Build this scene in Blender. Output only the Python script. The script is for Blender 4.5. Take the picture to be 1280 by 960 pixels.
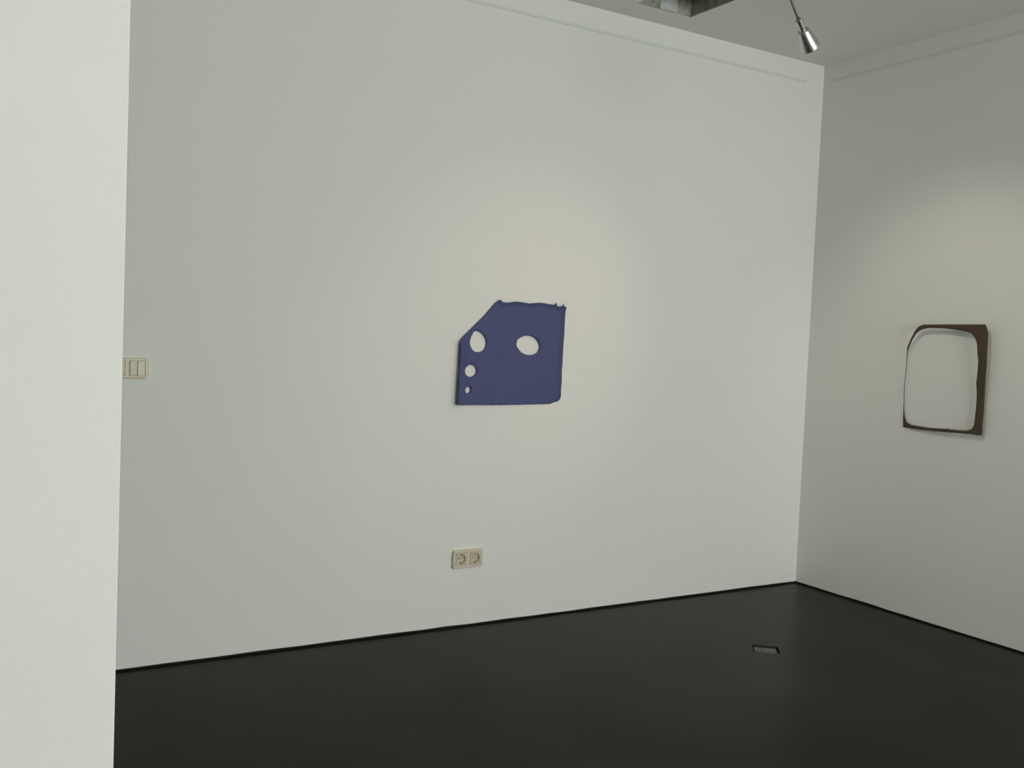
import bpy, bmesh, math, random
from mathutils import Vector, Matrix
from mathutils.geometry import delaunay_2d_cdt

# ------------------------------------------------------------------ scene
for o in list(bpy.data.objects):
    bpy.data.objects.remove(o, do_unlink=True)
scn = bpy.context.scene
col = scn.collection
random.seed(7)

# ------------------------------------------------------------------ camera
# origin = floor corner of the two far walls; wall_back is y = 0, wall_right is x = 0
S = 1.02
F_PX = 1214.746
YAW, PITCH, ROLL = 0.538968, -0.0482836, 0.0419379
CAM = Vector((-4.051929 * S, -3.681735 * S, 1.27 * S))
H = 2.772866 * S
fw = Vector((math.sin(YAW) * math.cos(PITCH), math.cos(YAW) * math.cos(PITCH), math.sin(PITCH)))
rt0 = Vector((math.cos(YAW), -math.sin(YAW), 0))
up0 = rt0.cross(fw)
RT = math.cos(ROLL) * rt0 + math.sin(ROLL) * up0
UP = -math.sin(ROLL) * rt0 + math.cos(ROLL) * up0
cam_data = bpy.data.cameras.new('camera')
cam_data.sensor_width = 36.0
cam_data.lens = F_PX * 36.0 / 1280.0
cam_data.clip_start = 0.02
cam = bpy.data.objects.new('camera', cam_data)
col.objects.link(cam)
m = Matrix((RT, UP, -fw)).transposed().to_4x4()
m.translation = CAM
cam.matrix_world = m
scn.camera = cam


def ray(x, y):
    return fw + RT * ((x - 640) / F_PX) + UP * ((480 - y) / F_PX)


def hit(x, y, axis, value):
    d = ray(x, y)
    return CAM + d * ((value - CAM[axis]) / d[axis])


# ------------------------------------------------------------------ light and exposure
vs = scn.view_settings
vs.view_transform = 'Standard'
vs.look = 'None'
vs.gamma = 1.0
vs.use_curve_mapping = False
vs.exposure = 0.25

world = bpy.data.worlds.new('world')
scn.world = world
world.use_nodes = True

ROOM_X0, ROOM_Y0 = -7.6, -7.2
WIN_X0, WIN_X1, WIN_Z0, WIN_Z1 = -3.0, -0.5, 0.95, 2.45


def area(name, loc, rot, sx, sy, power, color):
    l = bpy.data.lights.new(name, 'AREA')
    l.shape = 'RECTANGLE'
    l.size, l.size_y = sx, sy
    l.energy = power
    l.color = color
    o = bpy.data.objects.new(name, l)
    o.location = loc
    o.rotation_euler = rot
    col.objects.link(o)
    return o


# watts and linear colours: daylight fill from an added, unseen window behind the photographer, and two gooseneck spots
LIGHTS = {'world': (0.2, (0.75, 0.85, 1.0)), 'added_window': (150, (0.97, 1.0, 0.97)),
          'spot_brown': (16, (1, .90, .76)), 'spot_blue': (24, (1, .70, .50))}
world.node_tree.nodes['Background'].inputs[1].default_value = LIGHTS['world'][0]
world.node_tree.nodes['Background'].inputs[0].default_value = (*LIGHTS['world'][1], 1)

# area light added as daylight from an assumed, unseen window
area('added_daylight_offscreen', ((WIN_X0 + WIN_X1) / 2, ROOM_Y0 + 0.03, (WIN_Z0 + WIN_Z1) / 2),
     (math.radians(90), 0, 0), WIN_X1 - WIN_X0 - 0.1, WIN_Z1 - WIN_Z0 - 0.1, *LIGHTS['added_window'])


# ------------------------------------------------------------------ materials
def mat(name, color, rough=0.6, metal=0.0, bump=None, mottle=None, spec=0.5):
    """bump = (scale xyz, strength, distance); mottle = (scale, second colour, amount)"""
    M = bpy.data.materials.new(name)
    M.use_nodes = True
    nt = M.node_tree
    b = nt.nodes['Principled BSDF']
    b.inputs['Base Color'].default_value = (*color, 1)
    b.inputs['Roughness'].default_value = rough
    b.inputs['Metallic'].default_value = metal
    b.inputs['Specular IOR Level'].default_value = spec
    tc = nt.nodes.new('ShaderNodeTexCoord')
    if mottle:
        n = nt.nodes.new('ShaderNodeTexNoise')
        n.inputs['Scale'].default_value = mottle[0]
        n.inputs['Detail'].default_value = 6
        nt.links.new(tc.outputs['Object'], n.inputs['Vector'])
        r = nt.nodes.new('ShaderNodeValToRGB')
        r.color_ramp.elements[0].position = 0.3
        r.color_ramp.elements[1].position = 0.7
        k = mottle[2]
        r.color_ramp.elements[0].color = (*color, 1)
        r.color_ramp.elements[1].color = (*[c * (1 - k) + d * k for c, d in zip(color, mottle[1])], 1)
        nt.links.new(n.outputs['Fac'], r.inputs['Fac'])
        nt.links.new(r.outputs['Color'], b.inputs['Base Color'])
    if bump:
        mp = nt.nodes.new('ShaderNodeMapping')
        mp.inputs['Scale'].default_value = bump[0]
        nt.links.new(tc.outputs['Object'], mp.inputs['Vector'])
        n = nt.nodes.new('ShaderNodeTexNoise')
        n.inputs['Scale'].default_value = 1.0
        n.inputs['Detail'].default_value = 4
        nt.links.new(mp.outputs['Vector'], n.inputs['Vector'])
        bp = nt.nodes.new('ShaderNodeBump')
        bp.inputs['Strength'].default_value = bump[1]
        bp.inputs['Distance'].default_value = bump[2]
        nt.links.new(n.outputs['Fac'], bp.inputs['Height'])
        nt.links.new(bp.outputs['Normal'], b.inputs['Normal'])
    return M


M_WALL = mat('white_wall_paint', (0.80, 0.795, 0.76), 0.85, bump=((160, 160, 260), 0.2, 0.0012),
             mottle=(1.3, (0.78, 0.785, 0.75), 1.0), spec=0.2)
M_PART = mat('white_textured_wallpaper', (0.80, 0.795, 0.765), 0.85, bump=((170, 170, 520), 0.35, 0.001),
             mottle=(2.2, (0.77, 0.775, 0.75), 1.0), spec=0.2)
M_CEIL = mat('ceiling_paint', (0.82, 0.83, 0.78), 0.9, bump=((120, 120, 120), 0.2, 0.001), spec=0.1)
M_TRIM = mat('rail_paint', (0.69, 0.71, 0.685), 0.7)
M_BLACK = mat('black_joint', (0.008, 0.008, 0.006), 0.8)
M_PLASTIC = mat('cream_plastic', (0.66, 0.60, 0.46), 0.4, mottle=(60, (0.62, 0.56, 0.42), 1.0))
M_PLASTIC2 = mat('beige_plastic', (0.56, 0.50, 0.37), 0.4, mottle=(60, (0.52, 0.46, 0.33), 1.0))
M_SOCK = mat('socket_cream_plastic', (0.69, 0.63, 0.50), 0.4, mottle=(60, (0.66, 0.60, 0.47), 1.0))
M_SOCK2 = mat('socket_insert_plastic', (0.60, 0.545, 0.41), 0.4, mottle=(60, (0.57, 0.51, 0.38), 1.0))
M_CONTACT = mat('contact_metal', (0.10, 0.09, 0.06), 0.45, 1.0)
M_BLUE = mat('blue_sheet', (0.066, 0.078, 0.190), 0.7, bump=((500, 500, 500), 0.25, 0.0008),
             mottle=(9, (0.076, 0.084, 0.205), 1.0), spec=0.35)
M_BROWN = mat('brown_sheet', (0.070, 0.056, 0.030), 0.7, bump=((300, 300, 300), 0.25, 0.0008),
              mottle=(7, (0.084, 0.054, 0.036), 1.0), spec=0.3)
M_SILVER = mat('brushed_aluminium', (0.60, 0.61, 0.59), 0.34, 1.0, bump=((40, 40, 900), 0.05, 0.0005))
M_STEEL = mat('gooseneck_steel', (0.30, 0.29, 0.25), 0.4, 1.0)
M_LID = mat('worn_grey_metal', (0.045, 0.044, 0.036), 0.5, 0.2, mottle=(55, (0.17, 0.17, 0.155), 1.0))
M_MOTTLE = mat('mottled_grey_panel', (0.22, 0.22, 0.17), 0.8, bump=((60, 60, 60), 0.6, 0.004),
               mottle=(30, (0.48, 0.48, 0.42), 1.0))
M_PALE = mat('pale_strip', (0.62, 0.66, 0.66), 0.4, mottle=(12, (0.55, 0.58, 0.57), 1.0))  # plain pale colour of the upright strip in the ceiling opening


def floor_material(stain):
    M = bpy.data.materials.new('dark_floor')
    M.use_nodes = True
    nt = M.node_tree
    b = nt.nodes['Principled BSDF']
    tc = nt.nodes.new('ShaderNodeTexCoord')
    n = nt.nodes.new('ShaderNodeTexNoise')
    n.inputs['Scale'].default_value = 2.2
    n.inputs['Detail'].default_value = 7
    nt.links.new(tc.outputs['Object'], n.inputs['Vector'])
    r = nt.nodes.new('ShaderNodeValToRGB')
    r.color_ramp.elements[0].position = 0.3
    r.color_ramp.elements[1].position = 0.72
    r.color_ramp.elements[0].color = (0.0085, 0.0085, 0.0042, 1)
    r.color_ramp.elements[1].color = (0.0190, 0.0190, 0.0110, 1)
    nt.links.new(n.outputs['Fac'], r.inputs['Fac'])
    # a faint dark stain with a ragged edge
    n2 = nt.nodes.new('ShaderNodeTexNoise')
    n2.inputs['Scale'].default_value = 14
    nt.links.new(tc.outputs['Object'], n2.inputs['Vector'])
    vd = nt.nodes.new('ShaderNodeVectorMath')
    vd.operation = 'DISTANCE'
    vd.inputs[1].default_value = (stain.x, stain.y, 0)
    nt.links.new(tc.outputs['Object'], vd.inputs[0])
    ad = nt.nodes.new('ShaderNodeMath')
    ad.operation = 'MULTIPLY_ADD'
    ad.inputs[1].default_value = 0.12
    nt.links.new(n2.outputs['Fac'], ad.inputs[0])
    nt.links.new(vd.outputs['Value'], ad.inputs[2])
    mr = nt.nodes.new('ShaderNodeMapRange')
    mr.inputs['From Min'].default_value = 0.07
    mr.inputs['From Max'].default_value = 0.155
    mr.inputs['To Min'].default_value = 0.3
    mr.inputs['To Max'].default_value = 1.0
    nt.links.new(ad.outputs[0], mr.inputs['Value'])
    mx = nt.nodes.new('ShaderNodeMix')
    mx.data_type = 'RGBA'
    mx.blend_type = 'MULTIPLY'
    mx.inputs['Factor'].default_value = 1
    nt.links.new(r.outputs['Color'], mx.inputs[6])
    nt.links.new(mr.outputs['Result'], mx.inputs[7])
    nt.links.new(mx.outputs[2], b.inputs['Base Color'])
    b.inputs['Roughness'].default_value = 0.3
    b.inputs['Specular IOR Level'].default_value = 0.06
    bp = nt.nodes.new('ShaderNodeBump')
    bp.inputs['Strength'].default_value = 0.15
    bp.inputs['Distance'].default_value = 0.002
    n3 = nt.nodes.new('ShaderNodeTexNoise')
    n3.inputs['Scale'].default_value = 140
    nt.links.new(tc.outputs['Object'], n3.inputs['Vector'])
    nt.links.new(n3.outputs['Fac'], bp.inputs['Height'])
    nt.links.new(bp.outputs['Normal'], b.inputs['Normal'])
    return M


# ------------------------------------------------------------------ helpers
def link(name, me, material, parent=None, kind=None):
    o = bpy.data.objects.new(name, me)
    col.objects.link(o)
    if material is not None:
        for mm in (material if isinstance(material, (list, tuple)) else [material]):
            me.materials.append(mm)
    if parent:
        o.parent = parent
    if kind:
        o['kind'] = kind
    return o


def from_bm(name, bm, material, parent=None, kind=None, smooth=False, recalc=True):
    if recalc:
        bmesh.ops.recalc_face_normals(bm, faces=bm.faces)
    me = bpy.data.meshes.new(name)
    bm.to_mesh(me)
    bm.free()
    if smooth:
        for p in me.polygons:
            p.use_smooth = True
    return link(name, me, material, parent, kind)


def tag(o, label, cat, group=None):
    o['label'] = label
    o['category'] = cat
    if group:
        o['group'] = group
    return o


def empty(name, loc, mtx=None):
    o = bpy.data.objects.new(name, None)
    o.empty_display_size = 0.05
    col.objects.link(o)
    if mtx is not None:
        o.matrix_world = mtx
    o.location = loc
    return o


def add_box(bm, a, b, bevel=0.0):
    r = bmesh.ops.create_cube(bm, size=1.0)
    vs_ = r['verts']
    for v in vs_:
        v.co = Vector([(a[i] + b[i]) / 2 + v.co[i] * abs(b[i] - a[i]) for i in range(3)])
    if bevel:
        es = list({e for v in vs_ for e in v.link_edges})
        bmesh.ops.bevel(bm, geom=es, offset=bevel, segments=2, affect='EDGES', profile=0.6)


def box(name, a, b, material, parent=None, kind=None, bevel=0.0):
    bm = bmesh.new()
    add_box(bm, a, b, bevel)
    return from_bm(name, bm, material, parent, kind)


def rounded_rect(w, h, r, n):
    """n points (multiple of 4) around a rounded rectangle, starting mid-right, counter-clockwise"""
    pts = []
    for i in range(n):
        a = 2 * math.pi * i / n
        c, s = math.cos(a), math.sin(a)
        k = 1 / max(abs(c) / (w / 2), abs(s) / (h / 2))
        x, y = c * k, s * k
        ix, iy = w / 2 - r, h / 2 - r
        if abs(x) > ix and abs(y) > iy:
            dx, dy = abs(x) - ix, abs(y) - iy
            l = math.hypot(dx, dy) or 1
            x = math.copysign(ix + dx / l * r, x)
            y = math.copysign(iy + dy / l * r, y)
        pts.append((x, y))
    return pts


def loft(bm, rings, close_start=False, close_end=False):
    """rings: lists of Vectors of equal length"""
    vr = [[bm.verts.new(p) for p in ring] for ring in rings]
    n = len(vr[0])
    for a, b in zip(vr, vr[1:]):
        for i in range(n):
            bm.faces.new((a[i], a[(i + 1) % n], b[(i + 1) % n], b[i]))
    if close_start:
        bm.faces.new(vr[0])
    if close_end:
        bm.faces.new(vr[-1])


def lathe(name, profile, material, parent=None, n=40, close=(True, True), smooth_angle=True):
    bm = bmesh.new()
    loft(bm, [[Vector((r * math.cos(2 * math.pi * i / n), r * math.sin(2 * math.pi * i / n), z)) for i in range(n)]
              for r, z in profile], *close)
    o = from_bm(name, bm, material, parent)
    for p in o.data.polygons:
        p.use_smooth = len(p.vertices) == 4
    md = o.modifiers.new('split', 'EDGE_SPLIT')
    md.split_angle = math.radians(32)
    return o


def tube(name, pts, rad, material, parent=None, n=14):
    bm = bmesh.new()
    rings = []
    ref = Vector((0.3, 0.9, 0.1)).normalized()
    for i, p in enumerate(pts):
        t = (pts[min(i + 1, len(pts) - 1)] - pts[max(i - 1, 0)]).normalized()
        u = t.cross(ref).normalized()
        w = t.cross(u)
        rr = rad(i) if callable(rad) else rad
        rings.append([p + (u * math.cos(2 * math.pi * k / n) + w * math.sin(2 * math.pi * k / n)) * rr for k in range(n)])
    loft(bm, rings, True, True)
    return from_bm(name, bm, material, parent, smooth=True)


def catmull(pts, k=4):
    out = []
    n = len(pts)
    for i in range(n):
        p0, p1, p2, p3 = (Vector(pts[(i + j - 1) % n]) for j in range(4))
        for s in range(k):
            t = s / k
            out.append(0.5 * ((2 * p1) + (p2 - p0) * t + (2 * p0 - 5 * p1 + 4 * p2 - p3) * t * t
                              + (3 * p1 - p0 - 3 * p2 + p3) * t ** 3))
    return [tuple(p) for p in out]


def inside(pt, poly):
    x, y = pt
    c = False
    j = len(poly) - 1
    for i in range(len(poly)):
        xi, yi = poly[i]
        xj, yj = poly[j]
        if (yi > y) != (yj > y) and x < (xj - xi) * (y - yi) / (yj - yi) + xi:
            c = not c
        j = i
    return c


def densify(poly, d):
    out = []
    for i in range(len(poly)):
        a, b = Vector(poly[i]), Vector(poly[(i + 1) % len(poly)])
        k = max(1, int((b - a).length / d))
        out += [tuple(a.lerp(b, s / k)) for s in range(k)]
    return out


def sheet(outline, holes, step, place, thick, edge_test=None):
    """bmesh of a cut sheet: 2D outline with holes, meshed finely, placed by place(u, v, side) with real thickness"""
    loops = [densify(outline, step * 1.2)] + [densify(h, step * 1.2) for h in holes]
    pts, edges = [], []
    for lp in loops:
        b = len(pts)
        pts += [Vector(p) for p in lp]
        edges += [(b + i, b + (i + 1) % len(lp)) for i in range(len(lp))]
    nb = len(pts)
    us = [p[0] for p in outline]
    vs2 = [p[1] for p in outline]
    row = 0
    v = min(vs2) + step * 0.5
    while v < max(vs2):
        u = min(us) + step * (0.25 if row % 2 else 0.75)
        while u < max(us):
            q = (u, v)
            if inside(q, loops[0]) and not any(inside(q, h) for h in loops[1:]):
                if min((Vector(q) - p).length_squared for p in pts[:nb]) > (0.55 * step) ** 2:
                    pts.append(Vector(q))
            u += step
        v += step * 0.87
        row += 1
    V, E, F, ov, oe, of = delaunay_2d_cdt(pts, edges, [], 0, 1e-7)
    tris = []
    for f in F:
        c = sum((V[i] for i in f), Vector((0, 0))) / len(f)
        if inside(c, loops[0]) and not any(inside(c, h) for h in loops[1:]):
            tris.append(list(f))
    bm = bmesh.new()
    fr = [bm.verts.new(place(p.x, p.y, 0)) for p in V]
    bk = [bm.verts.new(place(p.x, p.y, thick)) for p in V]
    count = {}
    for t in tris:
        f = bm.faces.new([fr[i] for i in t])
        f.smooth = True
        if edge_test:
            c = sum((V[i] for i in t), Vector((0, 0))) / 3
            f.material_index = 1 if edge_test(c) else 0
        bm.faces.new([bk[i] for i in reversed(t)])
        for i in range(3):
            count[(t[i], t[(i + 1) % 3])] = 1
    for (i, j) in list(count):
        if (j, i) not in count:
            f = bm.faces.new((fr[j], fr[i], bk[i], bk[j]))
            f.material_index = 1 if edge_test else 0
    for v_ in [v_ for v_ in bm.verts if not v_.link_faces]:
        bm.verts.remove(v_)
    return bm


# ------------------------------------------------------------------ setting: floor, walls, ceiling
GAP = 0.009      # dark joint between wall and floor
stain = hit(576, 866, 2, 0)
fb_c = [hit(940, 805.5, 2, 0), hit(972.5, 808.5, 2, 0)]
fb_dir = (fb_c[1] - fb_c[0])
FB_L = fb_dir.length
fb_u = fb_dir.normalized()
fb_v = Vector((fb_u.y, -fb_u.x, 0))
if fb_v.dot(CAM - fb_c[0]) < 0:
    fb_v = -fb_v
FB_W = 0.098
fb_corners = [fb_c[0], fb_c[0] + fb_u * FB_L, fb_c[0] + fb_u * FB_L + fb_v * FB_W, fb_c[0] + fb_v * FB_W]

bm = bmesh.new()
outer = [Vector((ROOM_X0 - .2, .2, 0)), Vector((.2, .2, 0)), Vector((.2, ROOM_Y0 - .2, 0)), Vector((ROOM_X0 - .2, ROOM_Y0 - .2, 0))]
# order the outer corners by angle next to the inner ones so that the four quads do not cross
fc = sum(fb_corners, Vector()) / 4
ang = lambda p: math.atan2((p - fc).y, (p - fc).x)
inn = sorted(fb_corners, key=ang)
best = None
outs = sorted(outer, key=ang)
for k in range(4):
    oo = outs[k:] + outs[:k]
    s = sum((oo[i] - inn[i]).length for i in range(4))
    if best is None or s < best[0]:
        best = (s, oo)
iv = [bm.verts.new(p) for p in inn]
ow = [bm.verts.new(p) for p in best[1]]
for i in range(4):
    j = (i + 1) % 4
    bm.faces.new((iv[i], ow[i], ow[j], iv[j]))
bmesh.ops.recalc_face_normals(bm, faces=bm.faces)
for f in bm.faces:
    if f.normal.z < 0:
        f.normal_flip()
from_bm('floor', bm, floor_material(stain), kind='structure', recalc=False)


def long_wall(name, axis, lo, hi, material):
    """wall slab 0.12 thick along one axis, its lower edge a little uneven as plaster ends above the joint"""
    n = 70
    bm = bmesh.new()
    rings = []
    for i in range(n + 1):
        s = lo + (hi - lo) * i / n
        zb = GAP + random.uniform(-0.0015, 0.0015)
        sec = [(0, zb), (0, H), (0.12, H), (0.12, zb)]
        rings.append([Vector((s, t, z)) if axis == 0 else Vector((t, s, z)) for t, z in sec])
    loft(bm, rings, True, True)
    return from_bm(name, bm, material, kind='structure')


long_wall('wall_back', 0, ROOM_X0, 0.0, M_WALL)
long_wall('wall_right', 1, ROOM_Y0, 0.12, M_WALL)
box('baseboard_back', (ROOM_X0, 0.008, 0), (0.01, 0.12, GAP + 0.002), M_BLACK, kind='structure')
box('baseboard_right', (0.008, ROOM_Y0, 0), (0.12, 0.12, GAP + 0.002), M_BLACK, kind='structure')
box('wall_left', (ROOM_X0 - 0.12, ROOM_Y0, 0), (ROOM_X0, 0.12, H), M_WALL, kind='structure')

# wall behind the photographer, with a wide window added for the daylight fill
bm = bmesh.new()
y0, y1 = ROOM_Y0 - 0.2, ROOM_Y0
for a, b in (((ROOM_X0 - .12, 0), (WIN_X0, H)), ((WIN_X1, 0), (0.12, H)), ((WIN_X0, 0), (WIN_X1, WIN_Z0)), ((WIN_X0, WIN_Z1), (WIN_X1, H))):
    add_box(bm, (a[0], y0, a[1]), (b[0], y1, b[1]))
from_bm('wall_front', bm, M_WALL, kind='structure')
win = bpy.data.objects.new('added_window_1', None)
col.objects.link(win)
win['kind'] = 'structure'
bm = bmesh.new()
for a, b in (((WIN_X0, WIN_Z0), (WIN_X1, WIN_Z0 + .06)), ((WIN_X0, WIN_Z1 - .06), (WIN_X1, WIN_Z1)),
             ((WIN_X0, WIN_Z0), (WIN_X0 + .06, WIN_Z1)), ((WIN_X1 - .06, WIN_Z0), (WIN_X1, WIN_Z1)),
             (((WIN_X0 + WIN_X1) / 2 - .04, WIN_Z0), ((WIN_X0 + WIN_X1) / 2 + .04, WIN_Z1))):
    add_box(bm, (a[0], y0 + .05, a[1]), (b[0], y0 + .12, b[1]))
from_bm('added_window_frame', bm, M_TRIM, win)
M_GLASS = mat('added_window_glass', (0.9, 0.95, 0.95), 0.05)
M_GLASS.node_tree.nodes['Principled BSDF'].inputs['Transmission Weight'].default_value = 1.0
xm = (WIN_X0 + WIN_X1) / 2
box('pane', (WIN_X0 + .06, y0 + .08, WIN_Z0 + .06), (xm - .04, y0 + .09, WIN_Z1 - .06), M_GLASS, win)
box('pane', (xm + .04, y0 + .08, WIN_Z0 + .06), (WIN_X1 - .06, y0 + .09, WIN_Z1 - .06), M_GLASS, win)

# near divider wall whose free end is at the edge of the view
PART_Y = -2.25
e_top, e_mid, e_bot = hit(160.5, 60, 1, PART_Y), hit(152.5, 400, 1, PART_Y), hit(148.5, 900, 1, PART_Y)
PX = (e_top.x + e_mid.x * 2 + e_bot.x) / 4
bm = bmesh.new()
add_box(bm, (ROOM_X0, PART_Y, 0), (PX, PART_Y + 0.14, H))
es = [e for e in bm.edges if abs(e.verts[0].co.x - PX) < 1e-6 and abs(e.verts[1].co.x - PX) < 1e-6
      and abs(e.verts[0].co.z - e.verts[1].co.z) > 1]
bmesh.ops.bevel(bm, geom=es, offset=0.0015, segments=2, affect='EDGES')
from_bm('wall_divider', bm, M_PART, kind='structure')

# ceiling with a square opening above the back wall
c1, c2, c3 = hit(797, 4, 2, H), hit(863, 22, 2, H), hit(916, 0, 2, H)
CX0, CX1, CY1 = c1.x, c2.x, (c1.y + c2.y) / 2
CY0 = CY1 - (CX1 - CX0)
bm = bmesh.new()
for a, b in (((ROOM_X0 - .12, ROOM_Y0 - .2), (CX0, .12)), ((CX1, ROOM_Y0 - .2), (.12, .12)),
             ((CX0, ROOM_Y0 - .2), (CX1, CY0)), ((CX0, CY1), (CX1, .12))):
    add_box(bm, (a[0], a[1], H), (b[0], b[1], H + 0.15))
from_bm('ceiling', bm, M_CEIL, kind='structure')

# slim hanging rails running under the ceiling, stopping short of the corner
zl = (hit(756, 42.5, 1, 0).z + hit(900, 74, 1, 0).z) / 2
xe = hit(1008, 98, 1, 0).x
zr = (hit(1040, 101, 0, 0).z + hit(1278, 40, 0, 0).z) / 2
ye = hit(1039, 101, 0, 0).y
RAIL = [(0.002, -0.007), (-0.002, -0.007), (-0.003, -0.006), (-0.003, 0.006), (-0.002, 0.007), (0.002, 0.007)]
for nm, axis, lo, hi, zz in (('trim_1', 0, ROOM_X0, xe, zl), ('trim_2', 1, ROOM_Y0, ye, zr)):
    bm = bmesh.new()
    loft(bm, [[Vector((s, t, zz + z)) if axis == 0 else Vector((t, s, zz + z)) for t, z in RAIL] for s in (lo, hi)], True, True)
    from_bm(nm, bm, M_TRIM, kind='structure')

# ------------------------------------------------------------------ blue cut sheet on the back wall
K = 180 / 1047.0
px1 = lambda p: (550 + p[0] * K, 360 + p[1] * K)
BLUE_OUT = [(437, 83), (448, 92), (462, 103), (480, 105), (505, 105), (535, 100), (562, 98), (600, 103), (650, 112), (685, 109), (720, 106), (755, 109),
            (790, 116), (832, 123), (838, 116), (845, 106), (851, 122), (860, 134), (887, 134), (891, 122), (895, 112), (900, 124),
            (906, 132), (912, 142), (914, 170), (908, 240), (905, 330), (897, 430), (893, 520), (887, 600), (886, 680),
            (880, 740), (880, 780), (874, 808), (855, 825), (825, 833), (800, 843), (700, 846), (560, 849), (400, 851),
            (250, 851), (150, 853), (133, 846), (140, 700), (148, 550), (153, 402), (165, 368), (205, 322), (250, 275), (330, 195),
            (395, 118), (420, 95)]
ell = lambda cx, cy, a, b, t, n=28: [(cx + a * math.cos(2 * math.pi * i / n) * math.cos(t) - b * math.sin(2 * math.pi * i / n) * math.sin(t),
                                      cy + a * math.cos(2 * math.pi * i / n) * math.sin(t) + b * math.sin(2 * math.pi * i / n) * math.cos(t)) for i in range(n)]
BLUE_HOLES = [
    catmull([(246, 318), (268, 311), (294, 320), (316, 340), (333, 370), (338, 402), (330, 437), (310, 458), (280, 466), (250, 460), (228, 435), (218, 400), (223, 368), (236, 338)], 3),
    catmull([(600, 353), (632, 346), (668, 350), (700, 370), (722, 402), (726, 435), (714, 463), (690, 481), (655, 488), (620, 482), (590, 465), (565, 435), (556, 410), (566, 376)], 3),
    ell(226, 602, 43, 46, 0.6), ell(206, 741, 21, 26, 0.4)]
BASE = -0.016


def to_uv(p):
    x, y = px1(p)
    h = hit(x, y, 1, BASE)
    return (h.x, h.z)


b_out = [to_uv(p) for p in BLUE_OUT]
bx0, bx1 = min(p[0] for p in b_out), max(p[0] for p in b_out)
bz0, bz1 = min(p[1] for p in b_out), max(p[1] for p in b_out)
B_TH = 0.003


top_pts = [Vector(to_uv(p)) for p in BLUE_OUT[:24]]


def top_distance(c):
    best = 9
    for a, b in zip(top_pts, top_pts[1:]):
        ab = b - a
        k = max(0, min(1, (c - a).dot(ab) / ab.length_squared))
        best = min(best, (c - a - ab * k).length)
    return best


def blue_place(u, v, d):
    t = (u - bx0) / (bx1 - bx0)          # 0 at the left, 1 at the right edge
    w = (v - bz0) / (bz1 - bz0)
    off = 0.012 - 0.004 * t + 0.002 * math.sin(7 * t + 4 * w) - 0.005 * max(0, t - 0.6) * (1 - w)
    off += 0.018 * max(0, (0.10 - t) / 0.10) ** 1.5 * (1 - 0.5 * w)       # left margin lifts off the wall
    off += 0.020 * max(0, (t - 0.935) / 0.065) ** 1.6                      # right margin curls forward
    off += 0.012 * max(0, 1 - top_distance(Vector((u, v))) / 0.022) ** 2  # ragged top edge curls forward
    off = max(off, B_TH)
    return Vector((u, -off + d, v))


def refine(p):
    """outline point on the bent sheet itself instead of a flat plane"""
    x, y = px1(p)
    h = hit(x, y, 1, BASE)
    for _ in range(8):
        h = hit(x, y, 1, blue_place(h.x, h.z, 0).y)
    return (h.x, h.z)


b_out = [refine(p) for p in BLUE_OUT]
b_holes = [[refine(p) for p in h] for h in BLUE_HOLES]
bo = from_bm('cutout_sheet', sheet(b_out, b_holes, 0.0085, blue_place, B_TH), M_BLUE, recalc=False)
tag(bo, 'blue sheet with clipped corner, four round holes and ragged top edge hung on white wall', 'artwork')

# ------------------------------------------------------------------ brown outline sheet on the right wall
K2 = 150 / 847.0
BROWN_OUT = [(135, 250), (160, 190), (190, 135), (205, 114), (222, 99), (250, 88), (400, 87), (550, 87), (686, 87), (692, 96), (699, 115), (706, 150), (704, 220),
             (700, 300), (697, 380), (690, 460), (686, 540), (680, 620), (676, 700), (668, 790), (664, 868), (640, 872), (600, 864),
             (500, 855), (400, 848), (300, 840), (200, 826), (106, 812), (106, 740), (110, 640), (112, 540), (122, 440), (130, 340), (133, 280)]
BROWN_IN = [(139, 282), (148, 250), (170, 200), (200, 150), (235, 125), (280, 113), (330, 113), (400, 116), (480, 126), (550, 137), (590, 152),
            (615, 185), (628, 225), (630, 290), (636, 340), (632, 420), (622, 500), (626, 580), (622, 660), (614, 740), (606, 800),
            (590, 825), (560, 836), (500, 834), (430, 827), (425, 817), (420, 826), (400, 823), (300, 818), (220, 806), (160, 795), (130, 775), (118, 740), (113, 680), (114, 640),
            (115.5, 540), (125, 440), (133.5, 340)]
BX = -0.030


def to_uv2(p):
    h = hit(1110 + p[0] * K2, 390 + p[1] * K2, 0, BX)
    return (h.y, h.z)


w_out = [to_uv2(p) for p in BROWN_OUT]
w_in = [to_uv2(p) for p in BROWN_IN]
wy0, wy1 = min(p[0] for p in w_out), max(p[0] for p in w_out)
wz0, wz1 = min(p[1] for p in w_out), max(p[1] for p in w_out)


def brown_place(u, v, d):
    t = (wy1 - u) / (wy1 - wy0)          # 0 at the far (left) side
    w = (v - wz0) / (wz1 - wz0)
    off = 0.012 + 0.027 * w * w + 0.014 * t * (1 - w) + 0.004 * math.sin(7 * w + 3 * t)
    off -= 0.010 * max(0, (0.12 - t) / 0.12) * (1 - w)
    return Vector((-max(off, 0.003) + d, u, v))


def refine2(p):
    x, y = 1110 + p[0] * K2, 390 + p[1] * K2
    h = hit(x, y, 0, BX)
    for _ in range(8):
        h = hit(x, y, 0, brown_place(h.y, h.z, 0).x)
    return (h.y, h.z)


w_out = [refine2(p) for p in BROWN_OUT]
w_in = [refine2(p) for p in BROWN_IN]
wo = from_bm('outline_sheet', sheet(w_out, [w_in], 0.010, brown_place, 0.0014), M_BROWN, recalc=True)
tag(wo, 'brown sheet with its whole middle cut away, an open outline hung on white wall', 'artwork')


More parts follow.
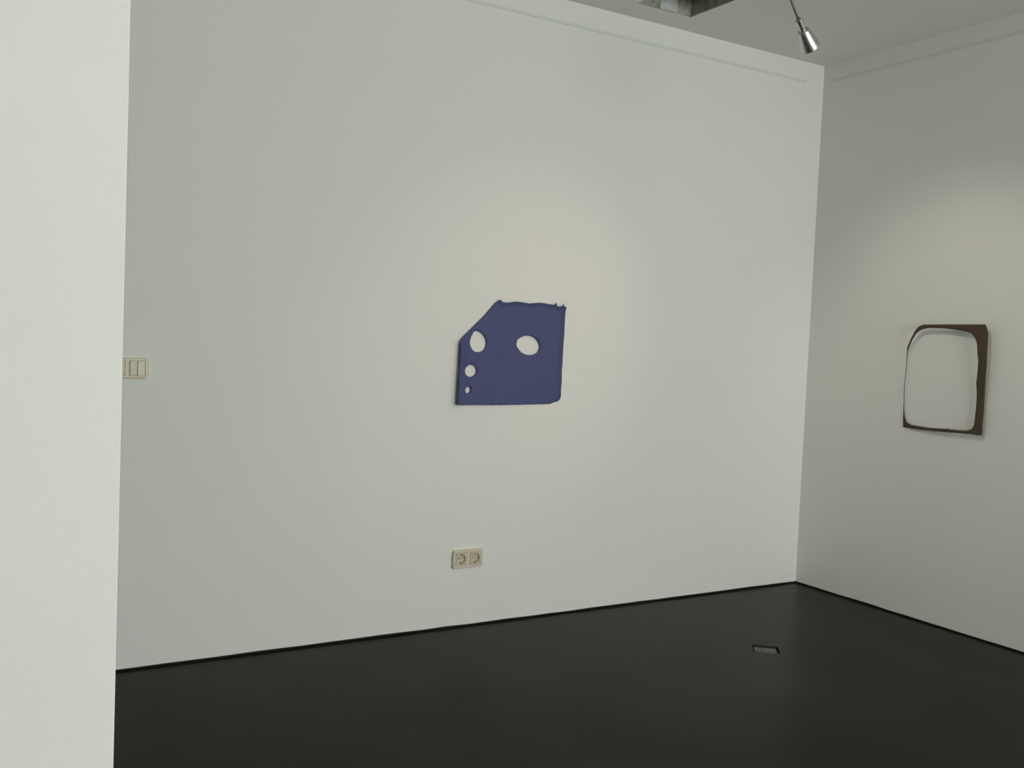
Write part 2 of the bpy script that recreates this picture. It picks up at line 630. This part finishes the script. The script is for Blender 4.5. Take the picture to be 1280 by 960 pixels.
# ------------------------------------------------------------------ wall fittings
def wall_matrix(loc):
    """local x = along the back wall to the right, local y = up, local z = out of the wall into the room"""
    mtx = Matrix(((1, 0, 0), (0, 0, -1), (0, 1, 0))).to_4x4()
    mtx.translation = loc
    return mtx


def frame_mesh(w, h, cuts, depth=0.012, rim=0.003):
    """cover frame: rounded slab with raised rim and recessed square openings (cuts = centres x, size)"""
    bm = bmesh.new()
    n = 48
    ring = lambda ww, hh, r, z: [Vector((x, y, z)) for x, y in rounded_rect(ww, hh, r, n)]
    loft(bm, [ring(w, h, .006, 0), ring(w, h, .006, depth - rim), ring(w - 2 * rim, h - 2 * rim, .005, depth)], True, False)
    xs = [-(w / 2 - rim)] + [e for c, s in cuts for e in (c - s / 2, c + s / 2)] + [w / 2 - rim]
    hs = cuts[0][1] / 2
    hh = h / 2 - rim
    def slab(x0, x1, ya, yb):
        add_box(bm, (x0, ya, depth - .004), (x1, yb, depth + .0005))
    slab(xs[0], xs[-1], hs, hh)
    slab(xs[0], xs[-1], -hh, -hs)
    for i in range(0, len(xs), 2):
        slab(xs[i], xs[i + 1], -hs, hs)
    return bm


# double socket ---------------------------------------------------------
a = hit(565.5, 698, 1, -0.004)
b = hit(602.0, 697, 1, -0.004)
sc = (a + b) / 2
SW, SH = 0.151, 0.080
sock = empty('double_socket', (sc.x, 0, sc.z), wall_matrix((sc.x, 0, sc.z)))
sock.matrix_world = wall_matrix((sc.x, 0, sc.z))
tag(sock, 'cream double power socket low on white wall, below the blue sheet', 'socket')
from_bm('cover_frame', frame_mesh(SW, SH, [(-.0355, .056), (.0355, .056)], .016), M_SOCK, sock)
for cx in (-.0355, .0355):
    bm = bmesh.new()
    n = 48
    sq = lambda w, r, z: [Vector((x, y, z)) for x, y in rounded_rect(w, w, r, n)]
    ci = lambda r, z: [Vector((r * math.cos(2 * math.pi * i / n), r * math.sin(2 * math.pi * i / n), z)) for i in range(n)]
    loft(bm, [sq(.0545, .002, .003), sq(.0545, .002, .0165), sq(.0525, .002, .0178), ci(.0215, .0178), ci(.0205, .0165), ci(.0195, .0075)], True, False)
    ins = from_bm('socket_insert', bm, M_SOCK2, sock, recalc=False)
    bmx = bmesh.new()
    bmx.from_mesh(ins.data)
    bmesh.ops.remove_doubles(bmx, verts=bmx.verts, dist=1e-6)
    bmesh.ops.recalc_face_normals(bmx, faces=bmx.faces)
    bmx.to_mesh(ins.data)
    bmx.free()
    ins.location = (cx, 0, 0)
    hole = lambda x: [(x + .0032 * math.cos(2 * math.pi * i / 14), .0032 * math.sin(2 * math.pi * i / 14)) for i in range(14)]
    disc = [(.0197 * math.cos(2 * math.pi * i / 40), .0197 * math.sin(2 * math.pi * i / 40)) for i in range(40)]
    from_bm('cup_floor', sheet(disc, [hole(-.0095), hole(.0095)], .004, lambda u, v, d: Vector((u, v, .0076 - d)), .0066), M_SOCK2, ins)
    for hx in (-.0095, .0095):                       # metal contact at the bottom of each drilled pin hole
        o = lathe('pin_contact', [(0, .0003), (.0036, .0003), (.0036, .0012), (0, .0012)], M_CONTACT, ins, 14, (False, False))
        o.location = (hx, 0, 0)
    for sy in (-1, 1):
        box('earth_clip', (-.0032, sy * .0192 - (.0022 if sy > 0 else -.0022), 0.0065), (.0032, sy * .0200, .0150), M_CONTACT, ins)

# switch ---------------------------------------------------------------
tr = hit(186.0, 448.0, 1, -0.006)
br = hit(185.5, 473.2, 1, -0.006)
HH = tr.z - br.z
swc = Vector(((tr.x + br.x) / 2 - 0.0755, 0, (tr.z + br.z) / 2))
sw = empty('light_switch', swc)
sw.matrix_world = wall_matrix(swc)
tag(sw, 'cream double light switch on white wall, half hidden behind the divider wall', 'light switch')
from_bm('cover_frame', frame_mesh(SW, HH, [(-.0355, .058), (.0355, .058)]), M_PLASTIC, sw)


def rocker(cx, w, h, tilt, mtl):
    bm = bmesh.new()
    n = 40
    ring = lambda ww, hh, r, z: [Vector((x, y, z + tilt * y)) for x, y in rounded_rect(ww, hh, r, n)]
    loft(bm, [ring(w, h, .006, .004), ring(w, h, .006, .0135), ring(w - .003, h - .003, .005, .0150)], True, True)
    o = from_bm('rocker', bm, mtl, sw)
    o.location = (cx, 0, 0)


for cx in (-.0355, .0355):
    box('rocker_well', (cx - .029, -.029, .001), (cx + .029,   .029, .0085), M_PLASTIC2, sw)
rocker(.0355 - .0135, .0258, .0545, .03, M_PLASTIC)
rocker(.0355 + .0135, .0258, .0545, -.03, M_PLASTIC)
rocker(-.0355, .0540, .0545, .03, M_PLASTIC)

# ------------------------------------------------------------------ floor box
fbo = empty('floor_box', fc)
fbo.rotation_euler = (0, 0, math.atan2(fb_u.y, fb_u.x))
tag(fbo, 'small sunken floor box with worn grey lid in the dark floor', 'floor box')
vsign = 1 if Vector((-fb_u.y, fb_u.x, 0)).dot(fb_v) > 0 else -1
L2, W2 = FB_L / 2, FB_W / 2
bm = bmesh.new()
D = 0.016
rect = lambda l, w, z: [Vector((l, w, z)), Vector((-l, w, z)), Vector((-l, -w, z)), Vector((l, -w, z))]
loft(bm, [rect(L2, W2, 0.0), rect(L2, W2, -D)], False, True)
from_bm('recess', bm, M_BLACK, fbo, recalc=True)
# lid in two leaves, slipped towards the near left so that dark gaps stay at the back and right
far, near = -vsign * W2, vsign * W2
ya, yb = far + vsign * 0.022, near - vsign * 0.001
box('lid_leaf', (-L2 + .006, min(ya, yb), -D + .001), (-L2 + .036, max(ya, yb), -.003), M_LID, fbo, bevel=.0012)
box('lid_leaf', (-L2 + .038, min(ya, yb), -D + .001), (L2 - .011, max(ya, yb), -.003), M_LID, fbo, bevel=.0012)

# ------------------------------------------------------------------ opening in the ceiling
cp = empty('ceiling_opening', ((CX0 + CX1) / 2, (CY0 + CY1) / 2, H))
cp['kind'] = 'structure'
cp['label'] = 'square opening in the ceiling with rough grey sides and a pale upright strip'
hx = (CX1 - CX0) / 2
DEEP = 0.42
for sx, sy in ((1, 0), (-1, 0), (0, 1), (0, -1)):
    # rough lining panel: a gridded slab with uneven face
    bm = bmesh.new()
    n = 14
    front, back = [], []
    for i in range(n + 1):
        for j in range(n + 1):
            t = -hx + 2 * hx * i / n
            z = 0.0005 + DEEP * j / n
            e = random.uniform(-.003, .003) if 0 < i < n and 0 < j < n else 0
            p = lambda d: Vector((sx * d if sx else t, sy * d if sy else t, z))
            front.append(bm.verts.new(p(hx - .004 + e)))
            back.append(bm.verts.new(p(hx + .006)))
    m_ = n + 1
    for i in range(n):
        for j in range(n):
            for L in (front, back):
                bm.faces.new((L[i * m_ + j], L[(i + 1) * m_ + j], L[(i + 1) * m_ + j + 1], L[i * m_ + j + 1]))
    rim = [i * m_ for i in range(m_)] + [n * m_ + j for j in range(1, m_)] + [i * m_ + n for i in range(n - 1, -1, -1)] + [j for j in range(n - 1, 0, -1)]
    for a_, b_ in zip(rim, rim[1:] + rim[:1]):
        bm.faces.new((front[a_], front[b_], back[b_], back[a_]))
    from_bm('lining_panel', bm, M_MOTTLE, cp)
box('top_panel', (-hx - .006, -hx - .006, DEEP), (hx + .006, hx + .006, DEEP + .02), M_MOTTLE, cp)
pw = 0.052
strip = lathe('upright_strip', [(0, .001), (pw - .002, .001), (pw, .003), (pw, DEEP + .01), (0, DEEP + .01)], M_PALE, cp, 36, (False, False))
strip.scale = (1, 0.28, 1)
strip.location = (-hx + 2 * hx * 0.56, hx - .005, 0)


# ------------------------------------------------------------------ gooseneck spot lamps
def spot_lamp(neck_top, aim, label, watts, colour, cone, scale=1.0, bend=None, blend=0.9, suffix=''):
    """neck_top: where the flexible arm meets the metal neck; aim: point the head looks at"""
    axis = (Vector(aim) - Vector(neck_top)).normalized()
    root = empty('spot_lamp', neck_top)
    tag(root, label, 'lamp', 'gooseneck spot lamps on the ceiling')
    q = axis.to_track_quat('Z', 'Y')
    hd = lathe('head', [(.0, .047), (.0135, .047), (.0205, .048), (.0225, .051), (.0350, .122), (.0345, .1225), (.0325, .121), (.021, .066), (.0, .064)],
               M_SILVER, root, 48, (False, False))
    nk = lathe('neck', [(.0, 0), (.0118, 0), (.0128, .001), (.0128, .0135), (.0118, .0145), (.0118, .049), (.0, .05)], M_SILVER, root, 36, (False, False))
    M_B = bpy.data.materials.get('lamp_bulb')
    if not M_B:
        M_B = mat('lamp_bulb', (1, .9, .75), .4)
        bs = M_B.node_tree.nodes['Principled BSDF']
        bs.inputs['Emission Color'].default_value = (1, .85, .62, 1)
        bs.inputs['Emission Strength'].default_value = 6
    bu = lathe('bulb' + suffix, [(.0, .066), (.019, .068), (.026, .098), (.024, .104), (.0, .106)], M_B, root, 28, (False, False))
    for o in (hd, nk, bu):
        o.rotation_mode = 'QUATERNION'
        o.rotation_quaternion = q
        o.scale = (scale,) * 3
    l = bpy.data.lights.new('spot_light' + suffix, 'SPOT')
    l.energy = watts
    l.color = colour
    l.spot_size = math.radians(cone)
    l.spot_blend = blend
    l.shadow_soft_size = 0.02
    lo = bpy.data.objects.new('spot_light' + suffix, l)
    col.objects.link(lo)
    lo.parent = root
    lo.location = axis * 0.128 * scale
    lo.rotation_mode = 'QUATERNION'
    lo.rotation_quaternion = (-axis).to_track_quat('Z', 'Y')
    # arm: leaves the neck backwards, then bends up to a round ceiling mount
    p0 = Vector((0, 0, 0)) + axis * 0.003
    bend = Vector(bend) if bend else Vector((axis.x, axis.y, 0)).normalized() * -0.16
    top = Vector((bend.x, bend.y, H - Vector(neck_top).z))
    d1 = -axis * top.length * 0.55
    p1, p2 = p0 + d1, top - Vector((0, 0, top.length * 0.35))
    pts = []
    N = 40
    for i in range(N + 1):
        t = i / N
        pts.append(p0 * (1 - t) ** 3 + p1 * 3 * t * (1 - t) ** 2 + p2 * 3 * t * t * (1 - t) + top * t ** 3)
    tube('gooseneck_arm', pts, 0.0052 * scale, M_STEEL, root)
    ro = lathe('ceiling_rose', [(.0, -.022), (.030, -.022), (.036, -.016), (.038, 0), (.0, 0)], M_SILVER, root, 36, (False, False))
    ro.location = top
    return root


brown_c = Vector((0, (wy0 + wy1) / 2, (wz0 + wz1) / 2))
T = 3.45
n_top = CAM + ray(998.0, 24.0) * T
spot_lamp(n_top, brown_c, 'silver gooseneck spot lamp hanging before the wall corner, aimed at the brown sheet', *LIGHTS['spot_brown'], 70, 1.0)
blue_c = Vector(((bx0 + bx1) / 2, 0, (bz0 + bz1) / 2))
spot_lamp((-0.85, -2.25, 2.5), blue_c + Vector((0, 0, .06)), 'silver gooseneck spot lamp aimed at the blue sheet',
          *LIGHTS['spot_blue'], 42, blend=1.0, suffix='_offscreen')
